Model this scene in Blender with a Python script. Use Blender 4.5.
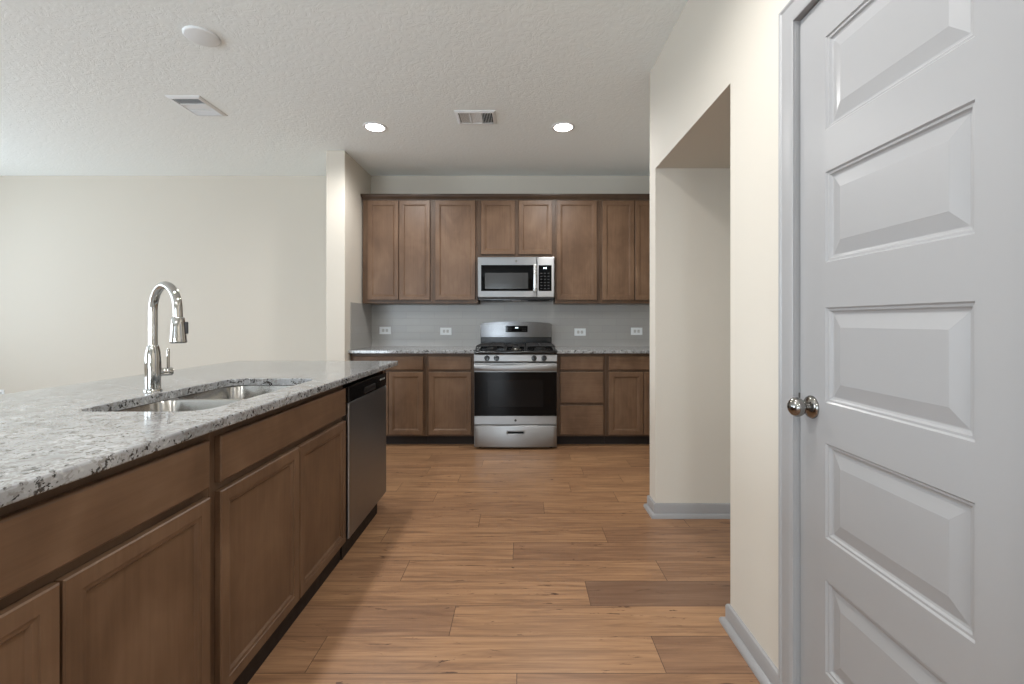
import bpy, bmesh, math, random
from mathutils import Vector, Matrix
for o in list(bpy.data.objects):
    bpy.data.objects.remove(o, do_unlink=True)
S = bpy.context.scene
C = S.collection
random.seed(7)
R = math.radians
PI = math.pi

# ------------------------------------------------------------------ camera, world, exposure
cam_d = bpy.data.cameras.new('camera')
cam = bpy.data.objects.new('camera', cam_d)
C.objects.link(cam)
cam.location = (0, 0, 1.18)
cam.rotation_euler = (R(90), 0, 0)
cam_d.sensor_width = 36
cam_d.lens = 455 / 1024 * 36
cam_d.shift_x = -9 / 1024
cam_d.shift_y = -21 / 1024
cam_d.clip_start = 0.02
S.camera = cam

S.view_settings.view_transform = 'Standard'
S.view_settings.look = 'None'
S.view_settings.gamma = 1
S.view_settings.use_curve_mapping = False
S.view_settings.exposure = 0.44

W = bpy.data.worlds.new('sky')
S.world = W
W.use_nodes = True
bg = W.node_tree.nodes['Background']
bg.inputs[0].default_value = (0.80, 0.90, 1.0, 1)
bg.inputs[1].default_value = 1.6
S.cycles.max_bounces = 10
S.cycles.diffuse_bounces = 7
S.cycles.glossy_bounces = 5
S.cycles.sample_clamp_indirect = 6

CEIL = 2.74
YB = 4.887          # back wall
XR = 0.81           # right wall
XL, YF = -6.3, -3.6
XH, YH = -1.35, -7.5    # side and end of an unseen entry hall, added to darken reflections


def area(name, loc, rot, sx, sy, power, col):
    d = bpy.data.lights.new(name, 'AREA')
    d.shape = 'RECTANGLE'
    d.size, d.size_y = sx, sy
    d.energy = power
    d.color = col
    o = bpy.data.objects.new(name, d)
    o.location = loc
    o.rotation_euler = rot
    C.objects.link(o)
    return o


DAY = (0.78, 0.90, 1.0)
# area lamps for daylight; only the far side window is inferred, other openings added
area('daylight_side_lamp', (XL - 0.25, 3.3, 1.5), (0, R(-108), 0), 1.5, 1.8, 34, DAY)
area('daylight_side_lamp', (XL - 0.25, 0.4, 1.5), (0, R(-112), 0), 1.5, 1.8, 75, DAY)  # lamp outside the nearer side window, which is added and unseen
area('added_patio_daylight', (-3.2, YF - 0.25, 1.15), (R(122), 0, 0), 2.4, 2.1, 105, DAY)  # tilted up to light the ceiling; its patio door is added
area('added_entry_daylight', (-0.875, YH - 0.25, 1.5), (R(104), 0, 0), 0.65, 1.3, 68, DAY)  # added source beyond the unseen hall window, brightens the kitchen
LAMP_W = 16.0
LAMP_COL = (1.0, 0.985, 0.965)


# ------------------------------------------------------------------ materials
def srgb(r, g, b):
    f = lambda c: (c / 255 / 12.92) if c / 255 <= 0.04045 else ((c / 255 + 0.055) / 1.055) ** 2.4
    return (f(r), f(g), f(b), 1)


class NT:
    def __init__(s, name):
        s.m = bpy.data.materials.new(name)
        s.m.use_nodes = True
        s.t = s.m.node_tree
        s.b = s.t.nodes['Principled BSDF']

    def n(s, typ, **kw):
        nd = s.t.nodes.new(typ)
        for k, v in kw.items():
            if k.startswith('i_'):
                key = k[2:]
                key = int(key) if key.isdigit() else key.replace('_', ' ')
                nd.inputs[key].default_value = v
            else:
                setattr(nd, k, v)
        return nd

    def l(s, a, b):
        s.t.links.new(a, b)

    def math(s, op, a, b=None, c=None):
        nd = s.n('ShaderNodeMath', operation=op)
        for i, v in enumerate((a, b, c)):
            if v is None:
                continue
            if isinstance(v, (int, float)):
                nd.inputs[i].default_value = v
            else:
                s.l(v, nd.inputs[i])
        return nd.outputs[0]

    def mix(s, f, a, b, blend='MIX'):
        nd = s.n('ShaderNodeMix', data_type='RGBA', blend_type=blend)
        for k, v in ((0, f), (6, a), (7, b)):
            if isinstance(v, (int, float, tuple)):
                nd.inputs[k].default_value = v
            else:
                s.l(v, nd.inputs[k])
        return nd.outputs[2]

    def ramp(s, f, stops):
        nd = s.n('ShaderNodeValToRGB')
        e = nd.color_ramp.elements
        while len(e) < len(stops):
            e.new(0.5)
        for el, (p, c) in zip(e, stops):
            el.position = p
            el.color = c if isinstance(c, tuple) else (c, c, c, 1)
        s.l(f, nd.inputs[0])
        return nd.outputs[0]

    def obj(s, scale=(1, 1, 1), rnd=False):
        tc = s.n('ShaderNodeTexCoord')
        mp = s.n('ShaderNodeMapping')
        mp.inputs['Scale'].default_value = scale
        s.l(tc.outputs['Object'], mp.inputs[0])
        if rnd:
            oi = s.n('ShaderNodeObjectInfo')
            m = s.math('MULTIPLY', oi.outputs['Random'], 60)
            cb = s.n('ShaderNodeCombineXYZ')
            for i in range(3):
                s.l(m, cb.inputs[i])
            s.l(cb.outputs[0], mp.inputs['Location'])
        return mp.outputs[0]

    def noise(s, vec, scale, detail=4, rough=0.55, dist=0):
        nd = s.n('ShaderNodeTexNoise')
        nd.inputs['Scale'].default_value = scale
        nd.inputs['Detail'].default_value = detail
        nd.inputs['Roughness'].default_value = rough
        nd.inputs['Distortion'].default_value = dist
        s.l(vec, nd.inputs['Vector'])
        return nd.outputs[0]

    def bump(s, h, strength, dist=0.01):
        nd = s.n('ShaderNodeBump')
        nd.inputs['Strength'].default_value = strength
        nd.inputs['Distance'].default_value = dist
        s.l(h, nd.inputs['Height'])
        s.l(nd.outputs[0], s.b.inputs['Normal'])


def plain(name, col, rough=0.5, metal=0.0, spec=0.5, nz=0.0):
    t = NT(name)
    t.b.inputs['Base Color'].default_value = col
    t.b.inputs['Roughness'].default_value = rough
    t.b.inputs['Metallic'].default_value = metal
    t.b.inputs['Specular IOR Level'].default_value = spec
    if nz:
        f = t.noise(t.obj(), 35, 3)
        t.l(t.ramp(f, [(0.3, rough - nz), (0.7, rough + nz)]), t.b.inputs['Roughness'])
    return t.m


def wall_mat(name, col, scale=90, strength=0.08, rough=0.75):
    t = NT(name)
    t.b.inputs['Base Color'].default_value = col
    t.b.inputs['Roughness'].default_value = rough
    t.b.inputs['Specular IOR Level'].default_value = 0.25
    v = t.obj()
    t.bump(t.noise(v, scale, 3, 0.5), strength, 0.004)
    return t.m


M = {}
M['wall'] = wall_mat('cream_wall_paint', srgb(208, 202, 191))
M['ceil'] = None
t = NT('textured_ceiling')
t.b.inputs['Base Color'].default_value = srgb(244, 250, 250)
t.b.inputs['Roughness'].default_value = 0.85
t.b.inputs['Specular IOR Level'].default_value = 0.2
v = t.obj()
a = t.noise(v, 13, 5, 0.6, 2.8)
b = t.noise(v, 60, 2, 0.5, 0.6)
h = t.math('ADD', t.ramp(a, [(0.42, 0.0), (0.56, 1.0)]), t.math('MULTIPLY', b, 0.35))
t.bump(h, 0.22, 0.005)
M['ceil'] = t.m
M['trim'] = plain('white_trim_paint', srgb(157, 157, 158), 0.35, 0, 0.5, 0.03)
M['white'] = plain('white_plastic', srgb(230, 234, 236), 0.4, 0, 0.5, 0.03)
M['void'] = plain('dark_recess', srgb(24, 26, 28), 0.9, 0, 0.2, 0.02)
M['toe'] = plain('black_toe_board', srgb(36, 28, 24), 0.6, 0, 0.3, 0.05)
M['socket'] = plain('grey_white_socket', srgb(196, 196, 194), 0.45, 0, 0.5, 0.03)


def wood(name, scale, k=1.0):
    t = NT(name)
    v = t.obj(scale, True)
    big = t.noise(t.obj((3.2, 3.2, 2.0), True), 1.6, 3, 0.55, 0.4)
    fine = t.noise(v, 1.0, 5, 0.62, 0.3)
    c1 = t.ramp(big, [(0.30, srgb(94 * k, 71 * k, 53 * k)), (0.55, srgb(110 * k, 85 * k, 65 * k)), (0.75, srgb(122 * k, 97 * k, 76 * k))])
    c2 = t.ramp(fine, [(0.3, srgb(226, 223, 220)), (0.7, (1, 1, 1, 1))])
    t.l(t.mix(0.8, c1, c2, 'MULTIPLY'), t.b.inputs['Base Color'])
    t.b.inputs['Roughness'].default_value = 0.40
    t.b.inputs['Specular IOR Level'].default_value = 0.32
    t.bump(fine, 0.04, 0.003)
    return t.m


M['wood_v'] = wood('stained_maple_upright', (70, 70, 3.5))
M['wood_h'] = wood('stained_maple_level', (3.5, 30, 70))
M['wood_frame_shaded'] = wood('shade_darkened_frame_wood', (70, 70, 3.5), 0.84)  # same cabinet stain, darkened for the shade between the doors
M['wood_crown_shaded'] = wood('shade_darkened_crown_wood', (3.5, 30, 70), 0.66)  # cabinet wood darkened for the shade on the crown's underside

# granite
t = NT('speckled_granite')
v = t.obj()
big = t.noise(v, 9, 4, 0.6, 0.6)
base = t.ramp(big, [(0.30, srgb(132, 134, 136)), (0.5, srgb(152, 154, 156)), (0.7, srgb(170, 172, 174))])
vo = t.n('ShaderNodeTexVoronoi', i_Scale=165.0)
t.l(v, vo.inputs['Vector'])
sep = t.n('ShaderNodeSeparateColor')
t.l(vo.outputs['Color'], sep.inputs[0])
cl = t.noise(v, 26, 4, 0.65, 0.5)
grey_f = t.math('MULTIPLY', t.ramp(sep.outputs[0], [(0.52, 0.0), (0.56, 1.0)]), t.ramp(cl, [(0.44, 0.0), (0.52, 1.0)]))
c = t.mix(t.math('MULTIPLY', grey_f, 0.7), base, srgb(120, 117, 114))
vo2 = t.n('ShaderNodeTexVoronoi', i_Scale=205.0)
t.l(v, vo2.inputs['Vector'])
sep2 = t.n('ShaderNodeSeparateColor')
t.l(vo2.outputs['Color'], sep2.inputs[0])
cl2 = t.noise(v, 34, 4, 0.6, 1.0)
blk = t.math('MULTIPLY', t.ramp(sep2.outputs[1], [(0.40, 0.0), (0.44, 1.0)]), t.ramp(cl2, [(0.535, 0.0), (0.58, 1.0)]))
c = t.mix(blk, c, srgb(50, 47, 46))
wht = t.ramp(t.noise(v, 48, 2, 0.5, 0.4), [(0.60, 0.0), (0.72, 0.6)])
c = t.mix(wht, c, srgb(196, 198, 199))
t.l(c, t.b.inputs['Base Color'])
t.b.inputs['Roughness'].default_value = 0.10
t.b.inputs['Specular IOR Level'].default_value = 0.9
t.bump(big, 0.01, 0.002)
M['granite'] = t.m

# stainless: brushed along x
def steel(name, col, rough, scale):
    t = NT(name)
    v = t.obj(scale)
    f = t.noise(v, 1.0, 3, 0.6)
    t.b.inputs['Metallic'].default_value = 1.0
    t.l(t.ramp(f, [(0.3, tuple(x * 0.92 for x in col[:3]) + (1,)), (0.7, col)]), t.b.inputs['Base Color'])
    t.l(t.ramp(f, [(0.3, rough - 0.04), (0.7, rough + 0.04)]), t.b.inputs['Roughness'])
    t.b.inputs['Anisotropic'].default_value = 0.88
    t.b.inputs['Anisotropic Rotation'].default_value = 0.25
    tg = t.n('ShaderNodeTangent', direction_type='RADIAL', axis='Z')
    t.l(tg.outputs[0], t.b.inputs['Tangent'])
    return t.m


M['steel'] = steel('brushed_stainless', srgb(150, 151, 152), 0.36, (4, 4, 420))
M['steel_dark'] = steel('dark_brushed_stainless', srgb(160, 161, 163), 0.36, (420, 420, 4))
M['handle'] = plain('bright_steel_bar', srgb(206, 206, 206), 0.28, 1.0, 0.5, 0.03)
M['backguard'] = steel('dark_polished_stainless', srgb(112, 112, 113), 0.22, (4, 4, 420))
M['sink'] = steel('satin_sink_steel', srgb(186, 184, 180), 0.22, (60, 60, 60))
M['chrome'] = plain('polished_nickel', srgb(190, 188, 184), 0.06, 1.0, 0.5, 0.015)
M['nickel'] = plain('satin_nickel', srgb(146, 144, 141), 0.16, 1.0, 0.5, 0.03)
M['black'] = plain('black_enamel', srgb(14, 14, 15), 0.16, 0, 0.5, 0.03)
M['iron'] = plain('cast_iron', srgb(24, 24, 25), 0.5, 0, 0.45, 0.06)
M['glass'] = plain('black_oven_glass', srgb(5, 5, 6), 0.04, 0, 0.16, 0.01)
M['rubber'] = plain('grey_rubber', srgb(52, 52, 54), 0.6, 0, 0.4, 0.04)
t = NT('oven_window_mesh')
v = t.obj((1, 1, 1))
vo = t.n('ShaderNodeTexVoronoi', i_Scale=240.0)
vo.inputs['Randomness'].default_value = 0.0
t.l(v, vo.inputs['Vector'])
t.l(t.ramp(vo.outputs['Distance'], [(0.25, srgb(34, 33, 33)), (0.45, srgb(14, 14, 15))]), t.b.inputs['Base Color'])
t.b.inputs['Roughness'].default_value = 0.05
t.b.inputs['Specular IOR Level'].default_value = 0.18
M['window_mesh'] = t.m
t = NT('microwave_window_mesh')
v = t.obj((1, 1, 1))
vo = t.n('ShaderNodeTexVoronoi', i_Scale=330.0)
vo.inputs['Randomness'].default_value = 0.0
t.l(v, vo.inputs['Vector'])
t.l(t.ramp(vo.outputs['Distance'], [(0.25, srgb(66, 65, 65)), (0.45, srgb(44, 44, 44))]), t.b.inputs['Base Color'])
t.b.inputs['Roughness'].default_value = 0.12
M['mw_mesh'] = t.m


def emit(name, col, st):
    t = NT(name)
    t.b.inputs['Base Color'].default_value = col
    t.b.inputs['Emission Color'].default_value = col
    t.b.inputs['Emission Strength'].default_value = st
    v = t.obj()
    t.l(t.ramp(t.noise(v, 5, 1), [(0, 0.3), (1, 0.34)]), t.b.inputs['Roughness'])
    return t.m


M['lens'] = emit('lit_lamp_lens', (1.0, 0.95, 0.88, 1), 9.0)
M['digits'] = emit('lit_digits', (0.8, 0.95, 1.0, 1), 2.2)

# tile
t = NT('grey_subway_tile')
tc = t.n('ShaderNodeTexCoord')
sx = t.n('ShaderNodeSeparateXYZ')
t.l(tc.outputs['Object'], sx.inputs[0])
cb = t.n('ShaderNodeCombineXYZ')
t.l(t.math('ADD', sx.outputs[0], t.math('ADD', sx.outputs[1], 10.0)), cb.inputs[0])
t.l(t.math('SUBTRACT', sx.outputs[2], 0.909), cb.inputs[1])
br = t.n('ShaderNodeTexBrick')
br.inputs['Scale'].default_value = 1.0
br.inputs['Brick Width'].default_value = 0.30
br.inputs['Row Height'].default_value = 0.0747
br.inputs['Mortar Size'].default_value = 0.0016
br.inputs['Mortar Smooth'].default_value = 0.1
br.inputs['Color1'].default_value = srgb(164, 162, 158)
br.inputs['Color2'].default_value = srgb(160, 158, 155)
br.inputs['Mortar'].default_value = srgb(150, 148, 145)
br.offset = 0.5
t.l(cb.outputs[0], br.inputs['Vector'])
t.l(br.outputs['Color'], t.b.inputs['Base Color'])
t.b.inputs['Roughness'].default_value = 0.30
t.bump(t.math('SUBTRACT', 1.0, br.outputs['Fac']), 0.25, 0.002)
M['tile'] = t.m

# plank floor
t = NT('oak_plank_floor')
uv = t.n('ShaderNodeUVMap', uv_map='plank')
su = t.n('ShaderNodeSeparateXYZ')
t.l(uv.outputs[0], su.inputs[0])
at = t.n('ShaderNodeAttribute', attribute_name='plank_id')
sa = t.n('ShaderNodeSeparateColor')
t.l(at.outputs['Color'], sa.inputs[0])
r1, r2, ln = sa.outputs[0], sa.outputs[1], sa.outputs[2]
u, vv = su.outputs[0], su.outputs[1]


def comb(x, y, z):
    nd = t.n('ShaderNodeCombineXYZ')
    for i, q in enumerate((x, y, z)):
        if isinstance(q, (int, float)):
            nd.inputs[i].default_value = q
        else:
            t.l(q, nd.inputs[i])
    return nd.outputs[0]


off = t.math('MULTIPLY', r2, 37.0)
vec_f = comb(t.math('MULTIPLY_ADD', u, 3.2, off), t.math('MULTIPLY', vv, 120.0), off)
vec_m = comb(t.math('MULTIPLY_ADD', u, 1.8, off), t.math('MULTIPLY', vv, 20.0), off)
vec_k = comb(t.math('MULTIPLY_ADD', u, 3.4, off), t.math('MULTIPLY', vv, 19.0), t.math('ADD', off, 5.0))
fine = t.noise(vec_f, 1.0, 4, 0.6, 0.2)
med = t.noise(vec_m, 1.0, 5, 0.6, 1.1)
knot = t.noise(vec_k, 1.5, 4, 0.62, 1.6)
base = t.ramp(r1, [(0.0, srgb(116, 91, 74)), (0.25, srgb(145, 110, 83)), (0.6, srgb(166, 127, 93)), (1.0, srgb(177, 137, 100))])
c = t.mix(t.ramp(med, [(0.34, 0.62), (0.58, 0.0)]), base, srgb(108, 76, 55))
c = t.mix(t.ramp(med, [(0.60, 0.0), (0.78, 0.5)]), c, srgb(186, 150, 118))
c = t.mix(t.ramp(fine, [(0.36, 0.36), (0.56, 0.0)]), c, srgb(106, 76, 56))
c = t.mix(t.ramp(knot, [(0.31, 0.9), (0.36, 0.0)]), c, srgb(78, 50, 36))
ev = t.math('GREATER_THAN', t.math('ABSOLUTE', t.math('SUBTRACT', vv, 0.09)), 0.0886)
e1 = t.math('LESS_THAN', u, 0.0014)
e2 = t.math('GREATER_THAN', u, t.math('SUBTRACT', t.math('MULTIPLY', ln, 2.0), 0.0014))
gr = t.math('MAXIMUM', ev, t.math('MAXIMUM', e1, e2))
c = t.mix(t.math('MULTIPLY', gr, 0.8), c, srgb(66, 44, 32))
t.l(c, t.b.inputs['Base Color'])
t.l(t.ramp(fine, [(0.3, 0.40), (0.7, 0.32)]), t.b.inputs['Roughness'])
t.b.inputs['Specular IOR Level'].default_value = 0.6
t.bump(t.math('SUBTRACT', t.math('MULTIPLY', fine, 0.3), gr), 0.12, 0.002)
M['floor'] = t.m


# ------------------------------------------------------------------ mesh helpers
def V(bm, *p):
    return bm.verts.new(p)


def box(bm, x0, x1, y0, y1, z0, z1, bev=0.0, seg=2):
    x0, x1 = min(x0, x1), max(x0, x1)
    y0, y1 = min(y0, y1), max(y0, y1)
    z0, z1 = min(z0, z1), max(z0, z1)
    vs = [bm.verts.new(p) for p in ((x0, y0, z0), (x1, y0, z0), (x1, y1, z0), (x0, y1, z0), (x0, y0, z1), (x1, y0, z1), (x1, y1, z1), (x0, y1, z1))]
    fs = [bm.faces.new([vs[i] for i in q]) for q in ((3, 2, 1, 0), (4, 5, 6, 7), (0, 1, 5, 4), (1, 2, 6, 5), (2, 3, 7, 6), (3, 0, 4, 7))]
    if bev:
        es = list({e for f in fs for e in f.edges})
        bmesh.ops.bevel(bm, geom=es, offset=bev, segments=seg, profile=0.5, affect='EDGES', clamp_overlap=True)
    return bm


def prism(bm, poly, axis, a, b):
    """extrude a 2D polygon along axis ('x': poly is (y,z); 'y': (x,z); 'z': (x,y))"""
    def P(p, q):
        return {'x': (q, p[0], p[1]), 'y': (p[0], q, p[1]), 'z': (p[0], p[1], q)}[axis]
    A = [bm.verts.new(P(p, a)) for p in poly]
    B = [bm.verts.new(P(p, b)) for p in poly]
    n = len(poly)
    bm.faces.new(A)
    bm.faces.new(B[::-1])
    for i in range(n):
        j = (i + 1) % n
        bm.faces.new((A[i], B[i], B[j], A[j]))
    return bm


def lathe(bm, prof, mat=Matrix.Identity(4), n=32, cap=True):
    """prof: list of (radius, height) around local z"""
    rings = []
    for r, z in prof:
        rings.append([bm.verts.new(mat @ Vector((r * math.cos(2 * PI * k / n), r * math.sin(2 * PI * k / n), z))) for k in range(n)])
    for A, B in zip(rings, rings[1:]):
        for k in range(n):
            j = (k + 1) % n
            bm.faces.new((A[k], A[j], B[j], B[k]))
    if cap:
        bm.faces.new(rings[0][::-1])
        bm.faces.new(rings[-1])
    return bm


def tube(bm, pts, rad, n=16, cap=True):
    pts = [Vector(p) for p in pts]
    rs = rad if isinstance(rad, (list, tuple)) else [rad] * len(pts)
    rings = []
    up = None
    for i, p in enumerate(pts):
        d = (pts[min(i + 1, len(pts) - 1)] - pts[max(i - 1, 0)]).normalized()
        if up is None:
            up = d.orthogonal().normalized()
        up = (up - d * up.dot(d)).normalized()
        w = d.cross(up)
        rings.append([bm.verts.new(p + rs[i] * (up * math.cos(2 * PI * k / n) + w * math.sin(2 * PI * k / n))) for k in range(n)])
    for A, B in zip(rings, rings[1:]):
        for k in range(n):
            j = (k + 1) % n
            bm.faces.new((A[k], A[j], B[j], B[k]))
    if cap:
        bm.faces.new(rings[0][::-1])
        bm.faces.new(rings[-1])
    return bm


def front(bm, x0, x1, z0, z1, t, rings, yb=0.0):
    """slab whose back is at y=yb and front at y=yb-t; rings = [(inset, depth below front)] shape the front"""
    R_ = [(0, t)] + list(rings)
    loops = []
    for ins, dep in R_:
        y = yb - t + dep
        loops.append([V(bm, x0 + ins, y, z0 + ins), V(bm, x1 - ins, y, z0 + ins), V(bm, x1 - ins, y, z1 - ins), V(bm, x0 + ins, y, z1 - ins)])
    bm.faces.new(loops[0][::-1])
    for A, B in zip(loops, loops[1:]):
        for k in range(4):
            j = (k + 1) % 4
            bm.faces.new((A[k], A[j], B[j], B[k]))
    bm.faces.new(loops[-1])
    return bm


def rrect(x0, x1, y0, y1, r, seg=8):
    out = []
    for cx, cy, a0 in ((x1 - r, y0 + r, -90), (x1 - r, y1 - r, 0), (x0 + r, y1 - r, 90), (x0 + r, y0 + r, 180)):
        for k in range(seg + 1):
            a = R(a0 + 90 * k / seg)
            out.append((cx + r * math.cos(a), cy + r * math.sin(a)))
    return out


def loop_stack(bm, loops, cap0=False, cap1=False):
    """loops: lists of 3D points, same length; skins between them; returns bmesh verts per loop"""
    vs = [[bm.verts.new(p) for p in L] for L in loops]
    n = len(vs[0])
    for A, B in zip(vs, vs[1:]):
        for k in range(n):
            j = (k + 1) % n
            bm.faces.new((A[k], A[j], B[j], B[k]))
    if cap0:
        bm.faces.new(vs[0][::-1])
    if cap1:
        bm.faces.new(vs[-1])
    return vs


def fill_between(bm, A, B):
    es = []
    for L in (A, B):
        for k in range(len(L)):
            a, b = L[k], L[(k + 1) % len(L)]
            es.append(bm.edges.get((a, b)) or bm.edges.new((a, b)))
    bmesh.ops.triangle_fill(bm, use_beauty=True, use_dissolve=False, edges=es)


def sweep(bm, path, prof):
    """prof: (offset to the left of the path, height); path in xy with mitred corners"""
    pts = [Vector(p) for p in path]
    rings = []
    for i, p in enumerate(pts):
        d0 = (pts[i] - pts[i - 1]).normalized() if i else None
        d1 = (pts[i + 1] - pts[i]).normalized() if i < len(pts) - 1 else None
        d0 = d0 or d1
        d1 = d1 or d0
        n0, n1 = Vector((-d0.y, d0.x)), Vector((-d1.y, d1.x))
        m = (n0 + n1).normalized()
        m = m / max(0.2, m.dot(n0))
        rings.append([bm.verts.new((p.x + m.x * o, p.y + m.y * o, z)) for o, z in prof])
    n = len(prof)
    for A, B in zip(rings, rings[1:]):
        for k in range(n):
            j = (k + 1) % n
            bm.faces.new((A[k], B[k], B[j], A[j]))
    bm.faces.new(rings[0])
    bm.faces.new(rings[-1][::-1])
    return bm


def obj(name, bm, mat, parent=None, smooth=None, fix=True):
    if fix:
        bmesh.ops.recalc_face_normals(bm, faces=bm.faces)
    me = bpy.data.meshes.new(name)
    bm.to_mesh(me)
    bm.free()
    if mat:
        me.materials.append(mat)
    if smooth is not None:
        for p in me.polygons:
            p.use_smooth = True
        me.set_sharp_from_angle(angle=R(smooth))
    o = bpy.data.objects.new(name, me)
    C.objects.link(o)
    if parent:
        o.parent = parent
    return o


def B():
    return bmesh.new()


def tag(o, label, cat=None, group=None, kind=None):
    o['label'] = label
    if cat:
        o['category'] = cat
    if group:
        o['group'] = group
    if kind:
        o['kind'] = kind
    return o


def thing(name, label, cat, loc=(0, 0, 0), rotz=0.0, group=None):
    o = bpy.data.objects.new(name, None)
    o.empty_display_size = 0.1
    o.location = loc
    o.rotation_euler = (0, 0, rotz)
    C.objects.link(o)
    return tag(o, label, cat, group)


def struct(name, bm, mat, label, cat, parent=None, smooth=None):
    o = obj(name, bm, mat, parent, smooth)
    if not parent:
        tag(o, label, cat, None, 'structure')
    return o


def bow(bm, hw, amt, ymax):
    for i in range(1, 20):
        x = -hw + 2 * hw * i / 20
        bmesh.ops.bisect_plane(bm, geom=bm.verts[:] + bm.edges[:] + bm.faces[:], plane_co=(x, 0, 0), plane_no=(1, 0, 0))
    for v in bm.verts:
        if v.co.y < ymax:
            v.co.y -= amt * (1 - (v.co.x / hw) ** 2)
    return bm


# ------------------------------------------------------------------ room shell
# floor: one mesh of planks
bm = B()
uvl = bm.loops.layers.uv.new('plank')
col = bm.loops.layers.float_color.new('plank_id')
PW, PL = 0.18, 1.212
known = {0: -0.014, 1: 0.487, 2: -0.27, 3: 0.29, 4: -0.548, 5: -0.04, 6: 0.463, 7: -0.245, 8: 0.144}
tones = {(0, -1): .7, (0, 0): .6, (1, -2): .5, (1, -1): .8, (1, 0): .3, (2, -1): .4, (2, 0): .8, (3, -1): .75, (3, 0): .1, (4, -1): .5,
         (4, 0): .65, (4, 1): .4, (5, -1): .7, (5, 0): .35, (6, -1): .7, (6, 0): .35, (7, -1): .5, (7, 0): .6, (8, -1): .45, (8, 0): .65}
x_lo, x_hi = XL - 0.3, 2.08
k = -50
rr = random.Random(3)
while True:
    y0 = 1.524 - PW + PW * k
    if y0 > YB + 0.1:
        break
    joint = known.get(k, rr.uniform(0, PL))
    n0 = math.floor((x_lo - joint) / PL)
    i = n0
    while joint + i * PL < x_hi:
        a, b = joint + i * PL, joint + (i + 1) * PL
        xa, xb = max(a, x_lo), min(b, x_hi)
        f = bm.faces.new([V(bm, xa, y0, 0), V(bm, xb, y0, 0), V(bm, xb, y0 + PW, 0), V(bm, xa, y0 + PW, 0)])
        r1 = tones.get((k, i), rr.random() if k < 9 else rr.uniform(0.45, 1.0))
        r2 = rr.random()
        for lp in f.loops:
            lp[uvl].uv = (lp.vert.co.x - a, lp.vert.co.y - y0)
            lp[col] = (r1, r2, PL / 2, 1)
        i += 1
    k += 1
struct('floor', bm, M['floor'], 'warm brown wood plank floor', 'floor')

bm = box(B(), XL - 0.3, 2.1, YH - 0.15, YB + 0.12, CEIL, CEIL + 0.12)
struct('ceiling', bm, M['ceil'], 'white brush textured ceiling', 'ceiling')

bm = box(B(), XL - 0.12, 2.1, YB, YB + 0.12, 0, CEIL)
struct('wall_back', bm, M['wall'], 'cream back wall behind kitchen and dining area', 'wall')


def holed_wall(bm, fixed, a0, a1, th, holes, axis):
    """wall from a0..a1 along an axis; holes = [(b0,b1,z0,z1)]"""
    def bx(p0, p1, z0, z1):
        if p1 - p0 < 1e-4 or z1 - z0 < 1e-4:
            return
        if axis == 'y':
            box(bm, fixed, fixed + th, p0, p1, z0, z1)
        else:
            box(bm, p0, p1, fixed, fixed + th, z0, z1)
    cur = a0
    for h in sorted(holes):
        bx(cur, h[0], 0, CEIL)
        bx(h[0], h[1], 0, h[2])
        bx(h[0], h[1], h[3], CEIL)
        cur = h[1]
    bx(cur, a1, 0, CEIL)
    return bm


W1 = (2.4, 4.2, 0.75, 2.25)
W2 = (-0.5, 1.3, 0.75, 2.25)
W3 = (-1.25, -0.50, 0.85, 2.15)
D2 = (-4.4, -2.0, 0.02, 2.2)
struct('wall_left', holed_wall(B(), XL, YF, YB, -0.12, [W1, W2], 'y'), M['wall'], 'cream side wall left of the dining area with windows, one of them added', 'wall')
struct('wall_rear', holed_wall(B(), YF, XL - 0.12, XH, -0.12, [D2], 'x'), M['wall'], 'cream wall with added patio door behind the viewer', 'wall')
struct('wall_added_entry_left', box(B(), XH - 0.12, XH, YH, YF - 0.12, 0, CEIL), M['wall'], 'cream side wall of the added entry hall behind the viewer', 'wall')  # unseen hall put in so the steel reflects something dark
struct('wall_added_entry_end', holed_wall(B(), YH, XH - 0.12, 2.1, -0.12, [W3], 'x'), M['wall'], 'cream end wall of the added entry hall behind the viewer', 'wall')
struct('wall_outer', box(B(), 1.95, 2.07, YH, YB, 0, CEIL), M['wall'], 'outer cream wall at the right', 'wall')

# right wall with door opening and hall opening (Y 1.76..2.742, 2.10 high)
NY0, NY1, NH = 1.76, 2.742, 2.10
DY0, DY1, DH = 0.705, 1.342, 2.066
WE = 2.864
struct('wall_right', holed_wall(B(), XR, YH, WE, 0.12, [(DY0 - 0.018, DY1 + 0.018, 0.0, DH + 0.018), (NY0, NY1, 0.0, NH)], 'y'), M['wall'], 'cream right wall with hall opening and door', 'wall')
bm = box(B(), XR + 0.12, 1.95, NY0 - 0.12, NY0, 0, CEIL)
struct('wall_hall_near', bm, M['wall'], 'near wall inside the hall opening', 'wall')
bm = box(B(), XR + 0.12, 1.95, NY1, WE, 0, CEIL)
struct('wall_hall_far', bm, M['wall'], 'far beige wall inside the hall opening', 'wall')
bm = box(B(), XR + 0.12, 1.95, NY0, NY1, NH, NH + 0.1)
struct('ceiling_hall', bm, M['wall'], 'low soffit inside the hall opening', 'ceiling')
struct('wall_kitchen_right', box(B(), 1.62, 1.74, WE, YB, 0, CEIL), M['wall'], 'kitchen side wall at the right of the counters', 'wall')
KL = -1.61
struct('wall_kitchen_left', box(B(), -1.782, KL, 4.157, YB, 0, CEIL, 0.006, 2), M['wall'], 'short cream wing wall left of the kitchen cabinets', 'wall')
struct('wall_island', box(B(), -1.60, -1.50, 0.42, 2.93, 0, 0.876), M['wall'], 'low wall under the back of the island', 'wall')

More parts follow.
